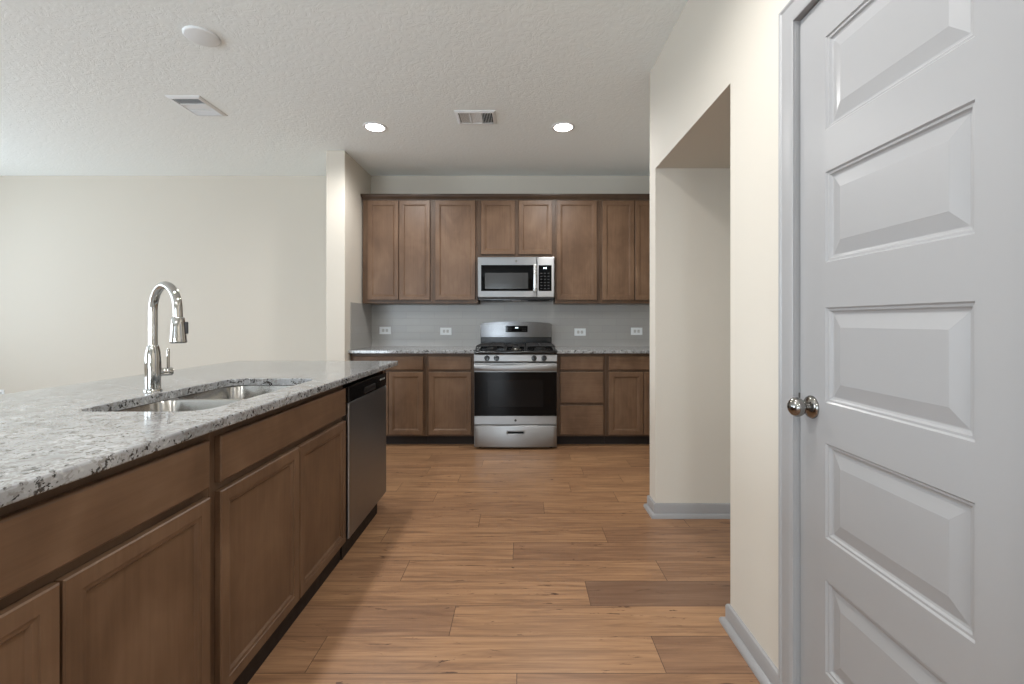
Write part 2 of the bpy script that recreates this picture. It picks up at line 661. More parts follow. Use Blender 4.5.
# baseboards with shoe moulding
BP = [(0, 0), (0.031, 0), (0.031, 0.010), (0.027, 0.019), (0.019, 0.024), (0.0135, 0.026), (0.0135, 0.072), (0.010, 0.080), (0.004, 0.083), (0, 0.083)]
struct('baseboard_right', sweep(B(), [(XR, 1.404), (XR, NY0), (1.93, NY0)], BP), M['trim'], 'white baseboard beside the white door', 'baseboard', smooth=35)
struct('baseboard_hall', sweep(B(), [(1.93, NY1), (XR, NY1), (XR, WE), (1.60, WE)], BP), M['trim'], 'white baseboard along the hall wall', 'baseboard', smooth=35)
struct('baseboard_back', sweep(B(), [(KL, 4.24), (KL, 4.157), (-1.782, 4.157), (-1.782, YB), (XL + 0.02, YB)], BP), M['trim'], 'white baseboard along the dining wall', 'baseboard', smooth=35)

# far side window; the other windows and patio door are unseen, added for light
def window(name, label, axis, fixed, h, mull):
    a0, a1, z0, z1 = h
    bm = B()

    def bx(p0, p1, q0, q1):
        if axis == 'y':
            box(bm, fixed - 0.08, fixed - 0.03, p0, p1, q0, q1, 0.004, 1)
        else:
            box(bm, p0, p1, fixed - 0.08, fixed - 0.03, q0, q1, 0.004, 1)
    f = 0.05
    bx(a0, a0 + f, z0, z1)
    bx(a1 - f, a1, z0, z1)
    bx(a0 + f, a1 - f, z0, z0 + f)
    bx(a0 + f, a1 - f, z1 - f, z1)
    for m in range(1, mull):
        c = a0 + (a1 - a0) * m / mull
        bx(c - 0.03, c + 0.03, z0 + f, z1 - f)
    return struct(name, bm, M['trim'], label, 'window')


window('window_1', 'white framed side window near the dining wall', 'y', XL, W1, 2)
window('added_window_2', 'added white framed side window nearer the viewer', 'y', XL, W2, 2)
window('added_window_3', 'added white framed window at the end of the added entry hall', 'x', YH, W3, 2)
window('added_door_2', 'added white framed glazed patio door behind the viewer', 'x', YF, D2, 2)

# ------------------------------------------------------------------ panel door on the right wall
door = thing('door_1', 'white five-panel interior door with round satin knob on the right wall', 'door', (0.822, DY1 - 0.0035, 0.0), R(-90))
door['kind'] = 'structure'
# local: x = towards viewer (world -Y), -y = towards room (world -X)
DW_ = 0.630
bm = B()
zt = 2.062
th = 0.035
P0, P1 = 0.1095, 0.5146
panels = [(0.230, 0.482), (0.595, 0.850), (0.960, 1.2165), (1.338, 1.582), (1.695, 1.947)]
# rails and stiles (front plane y=0)
def quad(x0, x1, z0, z1, y=0.0):
    bm.faces.new([V(bm, x0, y, z0), V(bm, x1, y, z0), V(bm, x1, y, z1), V(bm, x0, y, z1)])
zs = [0.008]
for a, b in panels:
    zs += [a, b]
zs.append(zt)
for i in range(len(zs) - 1):
    z0, z1 = zs[i], zs[i + 1]
    quad(0, P0, z0, z1)
    quad(P1, DW_, z0, z1)
    if i % 2 == 0:
        quad(P0, P1, z0, z1)
for z0, z1 in panels:
    prof = [(0, 0), (0.004, 0.004), (0.009, 0.0045), (0.013, 0.009), (0.017, 0.0105), (0.019, 0.0105), (0.051, 0.0034), (0.0535, 0.0028)]
    L = []
    for ins, dep in prof:
        L.append([(P0 + ins, dep, z0 + ins), (P1 - ins, dep, z0 + ins), (P1 - ins, dep, z1 - ins), (P0 + ins, dep, z1 - ins)])
    vs = loop_stack(bm, L, False, True)
for (x0, x1) in ((0, 0), (DW_, DW_)):
    bm.faces.new([V(bm, x0, 0, 0.008), V(bm, x0, th, 0.008), V(bm, x0, th, zt), V(bm, x0, 0, zt)])
bm.faces.new([V(bm, 0, th, 0.008), V(bm, DW_, th, 0.008), V(bm, DW_, th, zt), V(bm, 0, th, zt)])
bm.faces.new([V(bm, 0, 0, zt), V(bm, DW_, 0, zt), V(bm, DW_, th, zt), V(bm, 0, th, zt)])
bm.faces.new([V(bm, 0, 0, 0.008), V(bm, DW_, 0, 0.008), V(bm, DW_, th, 0.008), V(bm, 0, th, 0.008)])
bmesh.ops.remove_doubles(bm, verts=bm.verts, dist=1e-5)
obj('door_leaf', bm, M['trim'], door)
# knob
kx, kz = 0.0525, 0.937
mk = Matrix.Translation((kx, 0, kz)) @ Matrix.Rotation(R(90), 4, 'X')   # local z -> -y (into the room)
bm = lathe(B(), [(0.0325, 0.0), (0.0325, 0.003), (0.031, 0.006), (0.026, 0.010), (0.017, 0.0125), (0.013, 0.014)], mk, 40)
kn = obj('rosette', bm, M['nickel'], door, 40)
prof = [(0.0105, 0.008), (0.010, 0.016), (0.0115, 0.021)]
for a in range(-60, 91, 10):
    prof.append((max(0.0008, 0.0275 * math.cos(R(a))), 0.043 + 0.0225 * math.sin(R(a))))
bm = lathe(B(), prof, mk, 40)
obj('knob', bm, M['nickel'], door, 50)
# latch plate on the jamb
bm = box(B(), -0.0032, -0.0006, -0.004, 0.020, kz - 0.02, kz + 0.032, 0.0006, 1)
bm2 = None
sp = obj('strike_plate', bm, M['nickel'], door)

# casing + jamb
bm = B()
X0 = XR
CP = [(0.0, 0.0), (0.0, 0.007), (0.006, 0.0105), (0.018, 0.0112), (0.050, 0.0112), (0.056, 0.0150), (0.062, 0.0150), (0.064, 0.0)]   # (along, thickness) from inner edge outwards


def casing(bm):
    inner = [(DY1 + 0.001, 0.0), (DY1 + 0.001, DH), (DY0 - 0.001, DH), (DY0 - 0.001, 0.0)]
    dirs = [(1, 0), (1, 1), (-1, 1), (-1, 0)]
    rings = []
    for (y, z), (dy, dz) in zip(inner, dirs):
        rings.append([bm.verts.new((X0 - tt, y + dy * w, z + dz * w)) for w, tt in CP])
    for A, B_ in zip(rings, rings[1:]):
        for k in range(len(CP)):
            j = (k + 1) % len(CP)
            bm.faces.new((A[k], B_[k], B_[j], A[j]))
    bm.faces.new(rings[0])
    bm.faces.new(rings[-1])


casing(bm)
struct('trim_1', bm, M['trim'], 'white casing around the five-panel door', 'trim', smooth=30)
bm = B()
for a, b in ((DY1, DY1 + 0.0178), (DY0 - 0.0178, DY0)):
    box(bm, XR - 0.0002, XR + 0.12, a, b, 0, DH + 0.0178)
box(bm, XR - 0.0002, XR + 0.12, DY0, DY1, DH, DH + 0.0178)
# door stop
box(bm, XR + 0.050, XR + 0.075, DY1 - 0.012, DY1, 0, DH)
box(bm, XR + 0.050, XR + 0.075, DY0, DY0 + 0.012, 0, DH)
box(bm, XR + 0.050, XR + 0.075, DY0 + 0.012, DY1 - 0.012, DH - 0.012, DH)
struct('trim_2', bm, M['trim'], 'white jamb lining and stop inside the door frame', 'trim')

# ------------------------------------------------------------------ cabinets
DT = 0.019
SHAKER = [(0.0, 0.003), (0.003, 0.0), (0.036, 0.0), (0.0375, 0.0026), (0.047, 0.0036), (0.0525, 0.0098), (0.054, 0.0105)]
SLAB = [(0.0, 0.004), (0.002, 0.0015), (0.005, 0.0)]


def cabinet(name, label, group, loc, rotz, w, depth, z0, z1, fronts, toe=0.0, toe_in=0.07, top=True):
    """local x along the face, -y out of the face; fronts = [('door'|'drawer', x0, x1, z0, z1)]"""
    c = thing(name, label, 'cabinet', loc, rotz, group)
    bm = B()
    e = 0.0006
    if toe:
        prof = [(0.02, z1), (depth, z1), (depth, 0.0), (toe_in + 0.014, 0.0), (toe_in + 0.014, toe), (0.02, toe)]
        prism(bm, prof, 'x', e, 0.018)
        prism(bm, prof, 'x', w - 0.018, w - e)
    else:
        box(bm, e, 0.018, 0.02, depth, z0, z1)
        box(bm, w - 0.018, w - e, 0.02, depth, z0, z1)
    box(bm, 0.018, w - 0.018, 0.02, depth, z0 + 0.0, z0 + 0.018)
    box(bm, 0.018, w - 0.018, depth - 0.01, depth, z0 + 0.018, z1)
    if top:
        box(bm, 0.018, w - 0.018, 0.02, depth - 0.01, z1 - 0.018, z1)
    obj('carcass', bm, M['wood_v'], c)
    # face frame: stiles and rails around each front
    bm = B()
    box(bm, e, w - e, 0.0, 0.02, z0, z1, 0.0012, 1)
    obj('face_frame', bm, M['wood_frame_shaded'], c)
    if toe:
        obj('toe_kick', box(B(), e, w - e, toe_in, toe_in + 0.014, 0.0, toe), M['toe'], c)
    for kind, a, b, q0, q1 in fronts:
        bm = front(B(), a, b, q0, q1, DT, SHAKER if kind == 'door' else SLAB, -0.0008)
        obj(kind, bm, M['wood_v'] if kind == 'door' else M['wood_h'], c)
    return c


# --- back run base cabinets (face plane y=4.289)
FY = 4.289
BD = YB - FY - 0.012
g = 'base cabinets along the back wall'
DZ0, DZ1, RZ0, RZ1 = 0.112, 0.700, 0.722, 0.847
CT = 0.876


def base(label, x0, x1, fr):
    cabinet('base_cabinet', label, g, (x0, FY, 0), 0, x1 - x0, BD, 0.094, CT, [(k_, a - x0, b - x0, c_, d) for k_, a, b, c_, d in fr], 0.094, 0.075)


base('brown base cabinet with two doors in the back left corner, partly behind the island', -1.605, -0.893,
     [('drawer', -1.573, -0.919, RZ0, RZ1), ('door', -1.573, -1.248, DZ0, DZ1), ('door', -1.244, -0.919, DZ0, DZ1)])
base('brown single-door base cabinet with one drawer just left of the stove', -0.893, -0.438,
     [('drawer', -0.866, -0.466, RZ0, RZ1), ('door', -0.866, -0.466, DZ0, DZ1)])
base('brown three-drawer base cabinet just right of the stove', 0.338, 0.800,
     [('drawer', 0.366, 0.774, RZ0, RZ1), ('drawer', 0.366, 0.774, 0.411, 0.700), ('drawer', 0.366, 0.774, 0.112, 0.386)])
base('brown base cabinet with doors at the right end of the back counter', 0.800, 1.560,
     [('drawer', 0.826, 1.532, RZ0, RZ1), ('door', 0.826, 1.149, DZ0, DZ1), ('door', 1.154, 1.532, DZ0, DZ1)])

# --- upper cabinets (face plane y=4.581)
UY = 4.581
UD = YB - UY - 0.001
g = 'wall cabinets along the back wall'
UZ0, UZ1 = 1.357, 2.398


def upper(label, x0, x1, fr, z0=UZ0):
    cabinet('wall_cabinet', label, g, (x0, UY, 0), 0, x1 - x0, UD, z0, UZ1, [('door', a - x0, b - x0, z0 + 0.034, 2.389) for a, b in fr])


upper('brown two-door wall cabinet at the left end of the upper row', -1.594, -0.888, [(-1.539, -1.230), (-1.222, -0.913)])
upper('brown single-door wall cabinet left of the microwave', -0.888, -0.436, [(-0.859, -0.458)])
upper('short brown two-door wall cabinet above the microwave', -0.436, 0.345, [(-0.401, -0.060), (-0.024, 0.311)], 1.814)
upper('brown single-door wall cabinet right of the microwave', 0.345, 0.790, [(0.361, 0.762)])
upper('brown two-door wall cabinet at the right end of the upper row', 0.790, 1.500, [(0.817, 1.138), (1.146, 1.467)])
# crown
bm = B()
prof = [(0.0, 2.3985), (-0.006, 2.3985), (-0.008, 2.409), (-0.016, 2.419), (-0.024, 2.431), (-0.026, 2.440), (-0.030, 2.444), (-0.030, 2.453), (0.0, 2.453)]
rings = []
for (px, py, mx, my) in ((-1.594, YB - 0.001, -1, 0), (-1.594, UY, -1, 1), (1.500, UY, 1, 1), (1.500, YB - 0.001, 1, 0)):
    rings.append([bm.verts.new((px - mx * (o if px < 0 else o) * 1 if False else px + mx * (-o) * (0.42 if px < 0 else 1), py + my * o, z)) for o, z in prof])
for A, B_ in zip(rings, rings[1:]):
    for k in range(len(prof)):
        j = (k + 1) % len(prof)
        bm.faces.new((A[k], B_[k], B_[j], A[j]))
bm.faces.new(rings[0])
bm.faces.new(rings[-1])
tag(obj('crown_moulding', bm, M['wood_crown_shaded'], None, 30), 'brown crown moulding with shade painted in along the top of the wall cabinets', 'moulding')

# --- island cabinets (face plane x=-0.877, looking along -x)
IX = -0.877
g = 'island base cabinets'
ITZ = 0.877
cabinet('base_cabinet', 'brown island cabinet under a wide drawer, nearest the viewer', g, (IX, 0.420, 0), R(90), 0.858, 0.61, 0.094, ITZ,
        [('drawer', 0.030, 0.836, 0.719, 0.851), ('door', 0.030, 0.428, 0.099, 0.693), ('door', 0.434, 0.838, 0.099, 0.693)], 0.094, 0.013)
cabinet('base_cabinet', 'brown island sink cabinet with two doors beside the dishwasher', g, (IX, 1.278, 0), R(90), 0.960, 0.61, 0.094, ITZ,
        [('drawer', 0.023, 0.951, 0.719, 0.851), ('door', 0.023, 0.484, 0.099, 0.693), ('door', 0.490, 0.951, 0.099, 0.693)], 0.094, 0.013, top=False)
# end panel
bm = B()
prism(bm, [(-0.872, ITZ), (-1.49, ITZ), (-1.49, 0), (-0.95, 0), (-0.95, 0.10), (-0.872, 0.10)], 'y', 2.874, 2.930)
tag(obj('end_panel', bm, M['wood_v']), 'brown wooden panel closing the far end of the island beside the dishwasher', 'panel')

# ------------------------------------------------------------------ countertops
CZ0, CZ1 = 0.878, 0.909


def slab(bm, outer, hole=None, z0=CZ0, z1=CZ1):
    def inset(p, d):
        # rectangles only (4 corners)
        (xa, ya), (xb, yb) = p
        return [(xa + d, ya + d), (xb - d, ya + d), (xb - d, yb - d), (xa + d, yb - d)]
    lv = [(0.004, z0), (0.0012, z0 + 0.0012), (0, z0 + 0.004), (0, z1 - 0.006), (0.0018, z1 - 0.0018), (0.006, z1)]
    vs = loop_stack(bm, [[(x, y, z) for x, y in inset(outer, d)] for d, z in lv])
    if not hole:
        bm.faces.new(vs[0][::-1])
        bm.faces.new(vs[-1])
        return bm
    (x0, x1, y0, y1, r) = hole
    hl = [(0, z0), (0, z1 - 0.004), (0.0012, z1 - 0.0012), (0.004, z1)]
    hv = loop_stack(bm, [[(x, y, z) for x, y in rrect(x0 - d, x1 + d, y0 - d, y1 + d, r + d, 10)] for d, z in hl])
    fill_between(bm, vs[0], hv[0])
    fill_between(bm, vs[-1], hv[-1])
    return bm


SX0, SX1, SY0, SY1, SR = -1.360, -0.958, 1.365, 2.145, 0.075
bm = slab(B(), ((-1.925, 0.375), (-0.838, 3.10)), (SX0, SX1, SY0, SY1, SR))
tag(obj('island_countertop', bm, M['granite']), 'large speckled grey granite countertop on the island with the sink cutout', 'countertop')
bm = slab(B(), ((KL + 0.0015, 4.239), (-0.4365, YB - 0.0015)), None, CZ0 - 0.001)
tag(obj('countertop', bm, M['granite']), 'speckled granite countertop on the back cabinets left of the stove', 'countertop', 'back wall countertops')
bm = slab(B(), ((0.3365, 4.239), (1.6185, YB - 0.0015)), None, CZ0 - 0.001)
tag(obj('countertop', bm, M['granite']), 'speckled granite countertop on the back cabinets right of the stove', 'countertop', 'back wall countertops')

# backsplash tile
bm = B()
box(bm, KL + 0.0005, 1.619, YB - 0.007, YB - 0.0005, 0.9095, 1.3565)
box(bm, -0.434, 0.343, YB - 0.007, YB - 0.0005, 1.3565, 1.42)
box(bm, KL + 0.0005, KL + 0.007, 4.285, YB - 0.007, 0.9095, 1.3565)
tag(obj('tile_backsplash', bm, M['tile']), 'light grey glossy subway tile backsplash between counter and wall cabinets', 'backsplash')


# outlets
def outlet(label, loc, rot, w, h, group=None, horiz=True):
    o = thing('wall_outlet', label, 'outlet', loc, 0, group)
    obj('plate', front(B(), -w / 2, w / 2, -h / 2, h / 2, 0.006, [(0.0, 0.003), (0.003, 0.0)]), M['white'], o)
    for s in (-1, 1):
        c = s * 0.0195
        if horiz:
            pts = [(c + px, pz) for px, pz in rrect(-0.014, 0.014, -0.017, 0.017, 0.008, 4)]
        else:
            pts = [(px, c + pz) for px, pz in rrect(-0.017, 0.017, -0.014, 0.014, 0.008, 4)]
        f = obj('socket', prism(B(), pts, 'y', -0.0075, -0.0055), M['socket'], o)
        bm = B()
        for d in (-0.0055, 0.0055):
            if horiz:
                box(bm, c - 0.004, c + 0.004, -0.0082, -0.0074, d - 0.001, d + 0.001)
            else:
                box(bm, d - 0.001, d + 0.001, -0.0082, -0.0074, c - 0.004, c + 0.004)
        obj('slot', bm, M['void'], f)
    return o


g = 'outlets on the tile backsplash'
ys = YB - 0.007
for lab, x, z in (('white outlet on the tile at the far left corner of the back counter', -1.456, 1.079),
                  ('white outlet on the tile just left of the stove', -0.805, 1.070),
                  ('white outlet on the tile just right of the stove', 0.633, 1.061),
                  ('white outlet on the tile at the far right, beside the cream wall edge', 1.240, 1.070)):
    outlet(lab, (x, ys, z), 0, 0.122, 0.079, g)
outlet('white outlet low on the dining wall at the left picture edge, mostly behind the island', (-5.585, YB, 0.384), 0, 0.074, 0.118, None, False)

# ------------------------------------------------------------------ sink
sink = thing('kitchen_sink', 'stainless double-bowl undermount sink set into the island countertop', 'sink', (0, 0, 0))
zt = CZ0 - 0.0012
YM0, YM1 = 1.742, 1.768
bowls = [(-1.368, -0.950, 1.357, YM0), (-1.368, -0.950, YM1, 2.153)]
bm = B()
out = [V(bm, x, y, zt) for x, y in rrect(-1.388, -0.932, 1.339, 2.171, 0.09, 8)]
for i in range(len(out)):
    bm.edges.new((out[i], out[(i + 1) % len(out)]))
es = list(bm.edges)
for x0, x1, y0, y1 in bowls:
    hv = [V(bm, x, y, zt) for x, y in rrect(x0, x1, y0, y1, 0.07, 8)]
    for i in range(len(hv)):
        es.append(bm.edges.new((hv[i], hv[(i + 1) % len(hv)])))
bmesh.ops.triangle_fill(bm, use_beauty=True, edges=es)
obj('rim', bm, M['sink'], sink)
for x0, x1, y0, y1 in bowls:
    bm = B()
    L = []
    for ins, z, r in ((0, zt, 0.07), (0.003, zt - 0.006, 0.068), (0.010, zt - 0.10, 0.065), (0.016, zt - 0.165, 0.06), (0.024, zt - 0.187, 0.055), (0.042, zt - 0.198, 0.045), (0.10, zt - 0.201, 0.03)):
        L.append([(x, y, z) for x, y in rrect(x0 + ins, x1 - ins, y0 + ins, y1 - ins, r, 8)])
    loop_stack(bm, L, False, True)
    obj('bowl', bm, M['sink'], sink, 50, fix=False)
    cx, cy = (x0 + x1) / 2, (y0 + y1) / 2
    bm = lathe(B(), [(0.057, zt - 0.2008), (0.055, zt - 0.198), (0.042, zt - 0.1985), (0.036, zt - 0.2003)], Matrix.Translation((cx, cy, 0)), 28)
    obj('drain', bm, M['nickel'], sink, 40)

# ------------------------------------------------------------------ faucet
FX, FYY = -1.424, 1.761
fa = thing('kitchen_faucet', 'tall polished gooseneck pull-down faucet standing on the island beside the sink', 'faucet', (FX, FYY, CZ1), R(-30))
obj('base_flange', lathe(B(), [(0.029, 0.0), (0.029, 0.005), (0.0275, 0.008), (0.025, 0.010)]), M['chrome'], fa, 40)
obj('body', lathe(B(), [(0.0245, 0.009), (0.0250, 0.04), (0.0262, 0.085), (0.0262, 0.115), (0.0240, 0.150), (0.0195, 0.170), (0.0175, 0.176), (0.0160, 0.178)], n=36), M['chrome'], fa, 40)
pts = [(0, 0, 0.174), (0, 0, 0.22), (0, 0, 0.27), (0, 0, 0.308)]
rad = 0.098
zc = 0.308
for a in range(175, -1, -6):
    pts.append((rad + rad * math.cos(R(a)), 0, zc + rad * math.sin(R(a))))
pts.append((2 * rad + 0.001, 0, zc - 0.012))
pts.append((2 * rad + 0.002, 0, zc - 0.026))
obj('spout', tube(B(), pts, 0.0148, 20), M['chrome'], fa, 50)
hx = 2 * rad + 0.002
mh = Matrix.Translation((hx, 0, zc - 0.022)) @ Matrix.Rotation(R(-2), 4, 'Y') @ Matrix.Rotation(PI, 4, 'X')
hd = obj('spray_head', lathe(B(), [(0.0152, 0.0), (0.0180, 0.002), (0.0200, 0.005), (0.0222, 0.035), (0.0250, 0.075), (0.0262, 0.088), (0.0262, 0.093), (0.0240, 0.096), (0.0195, 0.0965), (0.0190, 0.094)], mh, 32), M['chrome'], fa, 40)
bm = box(B(), 0.020, 0.0305, -0.007, 0.007, zc - 0.084, zc - 0.040, 0.003, 2)
bmesh.ops.transform(bm, matrix=Matrix.Translation((hx, 0, 0)) @ Matrix.Rotation(R(52), 4, 'Z'), verts=bm.verts)
obj('spray_button', bm, M['rubber'], hd)
# handle hub perpendicular to the spout (local +y), lever upright
mh = Matrix.Translation((0, 0.020, 0.071)) @ Matrix.Rotation(R(-90), 4, 'X')
hb = obj('handle_hub', lathe(B(), [(0.0155, 0.0), (0.0155, 0.018), (0.0165, 0.020), (0.0165, 0.040), (0.0150, 0.043), (0.008, 0.045)], mh, 28), M['chrome'], fa, 40)
obj('lever', tube(B(), [(0, 0.050, 0.078), (0, 0.050, 0.100), (0, 0.050, 0.130), (0, 0.050, 0.158), (0, 0.050, 0.162)], [0.0055, 0.0052, 0.0052, 0.0055, 0.003], 14), M['chrome'], hb, 50)

# ------------------------------------------------------------------ dishwasher (in the island, facing +x)
dw = thing('dishwasher', 'stainless dishwasher with black control strip at the far end of the island', 'dishwasher', (-0.872, 2.240, 0), R(90))
w = 0.630
obj('tub', box(B(), 0.006, w - 0.006, 0.012, 0.58, 0.10, 0.855), M['void'], dw)
obj('door_panel', box(B(), 0.003, w - 0.003, -0.024, 0.0115, 0.104, 0.7745, 0.005, 3), M['steel_dark'], dw)
bm = front(B(), 0.003, w - 0.003, 0.7755, 0.856, 0.0355, [(0, 0.003), (0.003, 0.0)], 0.0115)
cp = obj('control_panel', bm, M['black'], dw)
bm = B()
L = []
for d, y in ((0.0, -0.0245), (0.003, -0.027), (0.006, -0.027), (0.010, -0.0245)):
    L.append([(x, y, z) for x, z in rrect(0.22 + d, 0.41 - d, 0.786 + d, 0.820 - d, 0.012 - d * 0.5, 6)])
loop_stack(bm, L, True, True)
obj('pocket_handle', bm, M['iron'], cp, 40)
for i, x in enumerate((0.505, 0.530, 0.555, 0.580)):
    bm = lathe(B(), [(0.0055, 0), (0.0055, 0.001), (0.004, 0.0016)], Matrix.Translation((x, -0.0238, 0.826)) @ Matrix.Rotation(R(90), 4, 'X'), 14)
    obj('button', bm, M['socket'], cp)
obj('toe_panel', box(B(), 0.006, w - 0.075, 0.012, 0.03, 0.0, 0.099), M['toe'], dw)

# ------------------------------------------------------------------ stove
st = thing('gas_stove', 'stainless gas stove with black oven glass between the back base cabinets', 'stove', (-0.0505, 4.172, 0))
hw = 0.380
obj('body', box(B(), -hw + 0.002, hw - 0.002, 0.036, 0.690, 0.022, 0.868, 0.003, 1), M['black'], st)
for x in (-0.33, 0.33):
    for y in (0.08, 0.62):
        obj('foot', lathe(B(), [(0.016, 0.0), (0.016, 0.012), (0.009, 0.014), (0.009, 0.024)], Matrix.Translation((x, y, 0)), 16), M['black'], st)
# storage drawer with slotted pull
dr = obj('storage_drawer', bow(front(B(), -hw, hw, 0.022, 0.2225, 0.034, [(0, 0.006), (0.003, 0.002), (0.008, 0.0)], 0.035), hw, 0.012, 0.02), M['steel'], st, 25)
bm = B()
L = [[(x, y, z) for x, z in rrect(-0.082 + d, 0.088 - d, 0.139 + d, 0.181 - d, 0.008, 4)] for d, y in ((0, -0.0105), (0.002, -0.0160), (0.006, -0.0170), (0.009, -0.0150))]
loop_stack(bm, L, True, True)
pl = obj('drawer_pull', bm, M['steel'], dr, 40)
obj('pull_slot', prism(B(), rrect(-0.069, 0.075, 0.150, 0.169, 0.005, 3), 'y', -0.0156, -0.0148), M['void'], pl)
# oven door
od = obj('oven_door', front(B(), -hw, hw, 0.2265, 0.7965, 0.034, [(0, 0.005), (0.003, 0.001), (0.006, 0.0)], 0.035), M['steel'], st)
obj('oven_glass', front(B(), -hw + 0.003, hw - 0.003, 0.309, 0.712, 0.003, [(0, 0.001), (0.001, 0.0)], 0.0008), M['glass'], od)
obj('oven_window', front(B(), -0.255, 0.252, 0.395, 0.640, 0.0006, [(0.0003, 0.0)], -0.0021), M['window_mesh'], od)
bm = B()
# emblem on the lower strip
lathe(bm, [(0.011, 0), (0.011, 0.001), (0.009, 0.0014)], Matrix.Translation((0.0, 0.0012, 0.268)) @ Matrix.Rotation(R(90), 4, 'X'), 24)
obj('emblem', bm, M['rubber'], od, 40)
# handle: broad bowed bar across the door top
bm = B()
N = 24
L = []
for i in range(N + 1):
    x = -0.376 + 0.752 * i / N
    q = abs(2 * i / N - 1)
    y = -0.050 + 0.016 * q ** 4
    L.append([(x, y + 0.011 * math.cos(a) , 0.757 + 0.029 * math.copysign(abs(math.sin(a)) ** 0.7, math.sin(a))) for a in [2 * PI * k / 20 for k in range(20)]])
loop_stack(bm, L, True, True)
hn = obj('door_handle', bm, M['steel'], od, 50)
for s in (-1, 1):
    obj('handle_post', box(B(), s * 0.345 - 0.012, s * 0.345 + 0.012, -0.040, 0.0015, 0.738, 0.776, 0.003, 2), M['steel'], hn)
# control panel
bm = prism(B(), [(0.002, 0.806), (-0.002, 0.812), (0.004, 0.868), (0.009, 0.874), (0.035, 0.874), (0.035, 0.806)], 'x', -hw, hw)
cp = obj('control_panel', bm, M['steel'], st, 30)
for x in (-0.262, -0.174, 0.170, 0.262):
    mk = Matrix.Translation((x, 0.0015, 0.840)) @ Matrix.Rotation(R(84), 4, 'X')
    kb = obj('burner_knob', lathe(B(), [(0.0255, 0.0), (0.0255, 0.004), (0.0225, 0.006), (0.0210, 0.024), (0.0190, 0.027), (0.010, 0.0275)], mk, 28), M['black'], st, 40)
    bm = box(B(), -0.0035, 0.0035, -0.020, 0.020, 0.0270, 0.0315, 0.0012, 1)
    bmesh.ops.transform(bm, matrix=mk, verts=bm.verts)
    obj('knob_grip', bm, M['iron'], kb)
# cooktop
bm = B()
L = [[(x, y, z) for x, y in rrect(-hw - 0.001 + d, hw + 0.001 - d, -0.004 + d, 0.625 - d, 0.014, 5)] for d, z in ((0.004, 0.875), (0.0, 0.880), (0.0, 0.897), (0.004, 0.905), (0.020, 0.907), (0.030, 0.900))]
loop_stack(bm, L, True, True)
obj('cooktop', bm, M['black'], st, 40)
burn = [(-0.235, 0.17, 0.040), (0.235, 0.17, 0.046), (-0.235, 0.46, 0.036), (0.235, 0.46, 0.032), (0.0, 0.315, 0.034)]
for x, y, r in burn:
    mb = Matrix.Translation((x, y, 0.899))
    bb = obj('burner', lathe(B(), [(r + 0.016, 0.0), (r + 0.014, 0.006), (r, 0.009), (r - 0.002, 0.016)], mb, 28), M['nickel'] if x == 0 else M['iron'], st, 40)
    obj('burner_cap', lathe(B(), [(r + 0.003, 0.0165), (r + 0.004, 0.020), (r, 0.0245), (0.01, 0.0255)], mb, 28), M['iron'], bb, 40)
for s, (ga, gb) in ((-1, (-0.365, -0.105)), (1, (0.105, 0.365))):
    bm = B()
    zg = 0.944
    bwid = 0.006
    for x in (ga, gb):
        tube(bm, [(x, 0.045, 0.9015), (x, 0.052, 0.935), (x, 0.075, zg), (x, 0.315, zg), (x, 0.565, zg), (x, 0.588, 0.935), (x, 0.595, 0.9015)], bwid, 8)
    for y in (0.065, 0.315, 0.572):
        tube(bm, [(ga, y, zg - 0.002), (ga + 0.05, y, zg + 0.004), (gb - 0.05, y, zg + 0.004), (gb, y, zg - 0.002)], bwid, 8)
    cx = (ga + gb) / 2
    for y in (0.17, 0.46):
        for dx, dy in ((1, 0), (-1, 0)):
            tube(bm, [(cx + dx * 0.13, y + dy * 0.13, zg), (cx + dx * 0.03, y, zg + 0.003), (cx + dx * 0.022, y, zg - 0.006)], bwid * 0.9, 8)
        for dy, en in ((-1, y - 0.105), (1, y + 0.112)):
            tube(bm, [(cx, en, zg), (cx, y + dy * 0.03, zg + 0.003), (cx, y + dy * 0.022, zg - 0.006)], bwid * 0.9, 8)
    obj('burner_grate', bm, M['iron'], st, 50)
# centre grate
bm = B()
for x in (-0.088, 0.088):
    tube(bm, [(x, 0.045, 0.9015), (x, 0.055, 0.936), (x, 0.09, 0.944), (x, 0.315, 0.944), (x, 0.54, 0.944), (x, 0.586, 0.936), (x, 0.595, 0.9015)], 0.006, 8)
for y in (0.10, 0.53):
    tube(bm, [(-0.088, y, 0.943), (0.088, y, 0.943)], 0.006, 8)
for dx in (-1, 1):
    tube(bm, [(dx * 0.088, 0.315, 0.943), (dx * 0.028, 0.315, 0.945), (dx * 0.022, 0.315, 0.938)], 0.0054, 8)
obj('burner_grate', bm, M['iron'], st, 50)
# backguard
obj('backguard_base', box(B(), -hw + 0.004, hw - 0.004, 0.640, 0.700, 0.869, 1.012, 0.003, 1), M['black'], st)
bm = B()
top = []
N = 24
for i in range(N + 1):
    x = -hw + 0.002 + (2 * hw - 0.004) * i / N
    q = 2 * i / N - 1
    top.append((x, 1.176 - 0.022 * q * q - (0.006 if abs(q) == 1 else 0)))
poly = [(-hw + 0.002, 1.012), (hw - 0.002, 1.012)] + top[::-1]
L = []
for sc, y in ((0, 0.700), (0, 0.625), (0.005, 0.619)):
    L.append([(x * (1 - sc), y + (1.15 - z) * -0.012 * (1 if y < 0.69 else 0), z - (z - 1.012) * sc) for x, z in poly])
loop_stack(bm, L, True, True)
bgd = obj('backguard', bm, M['backguard'], st, 30)
mt = Matrix.Translation((0.004, 0.6145, 1.096)) @ Matrix.Rotation(R(-0.7), 4, 'X')
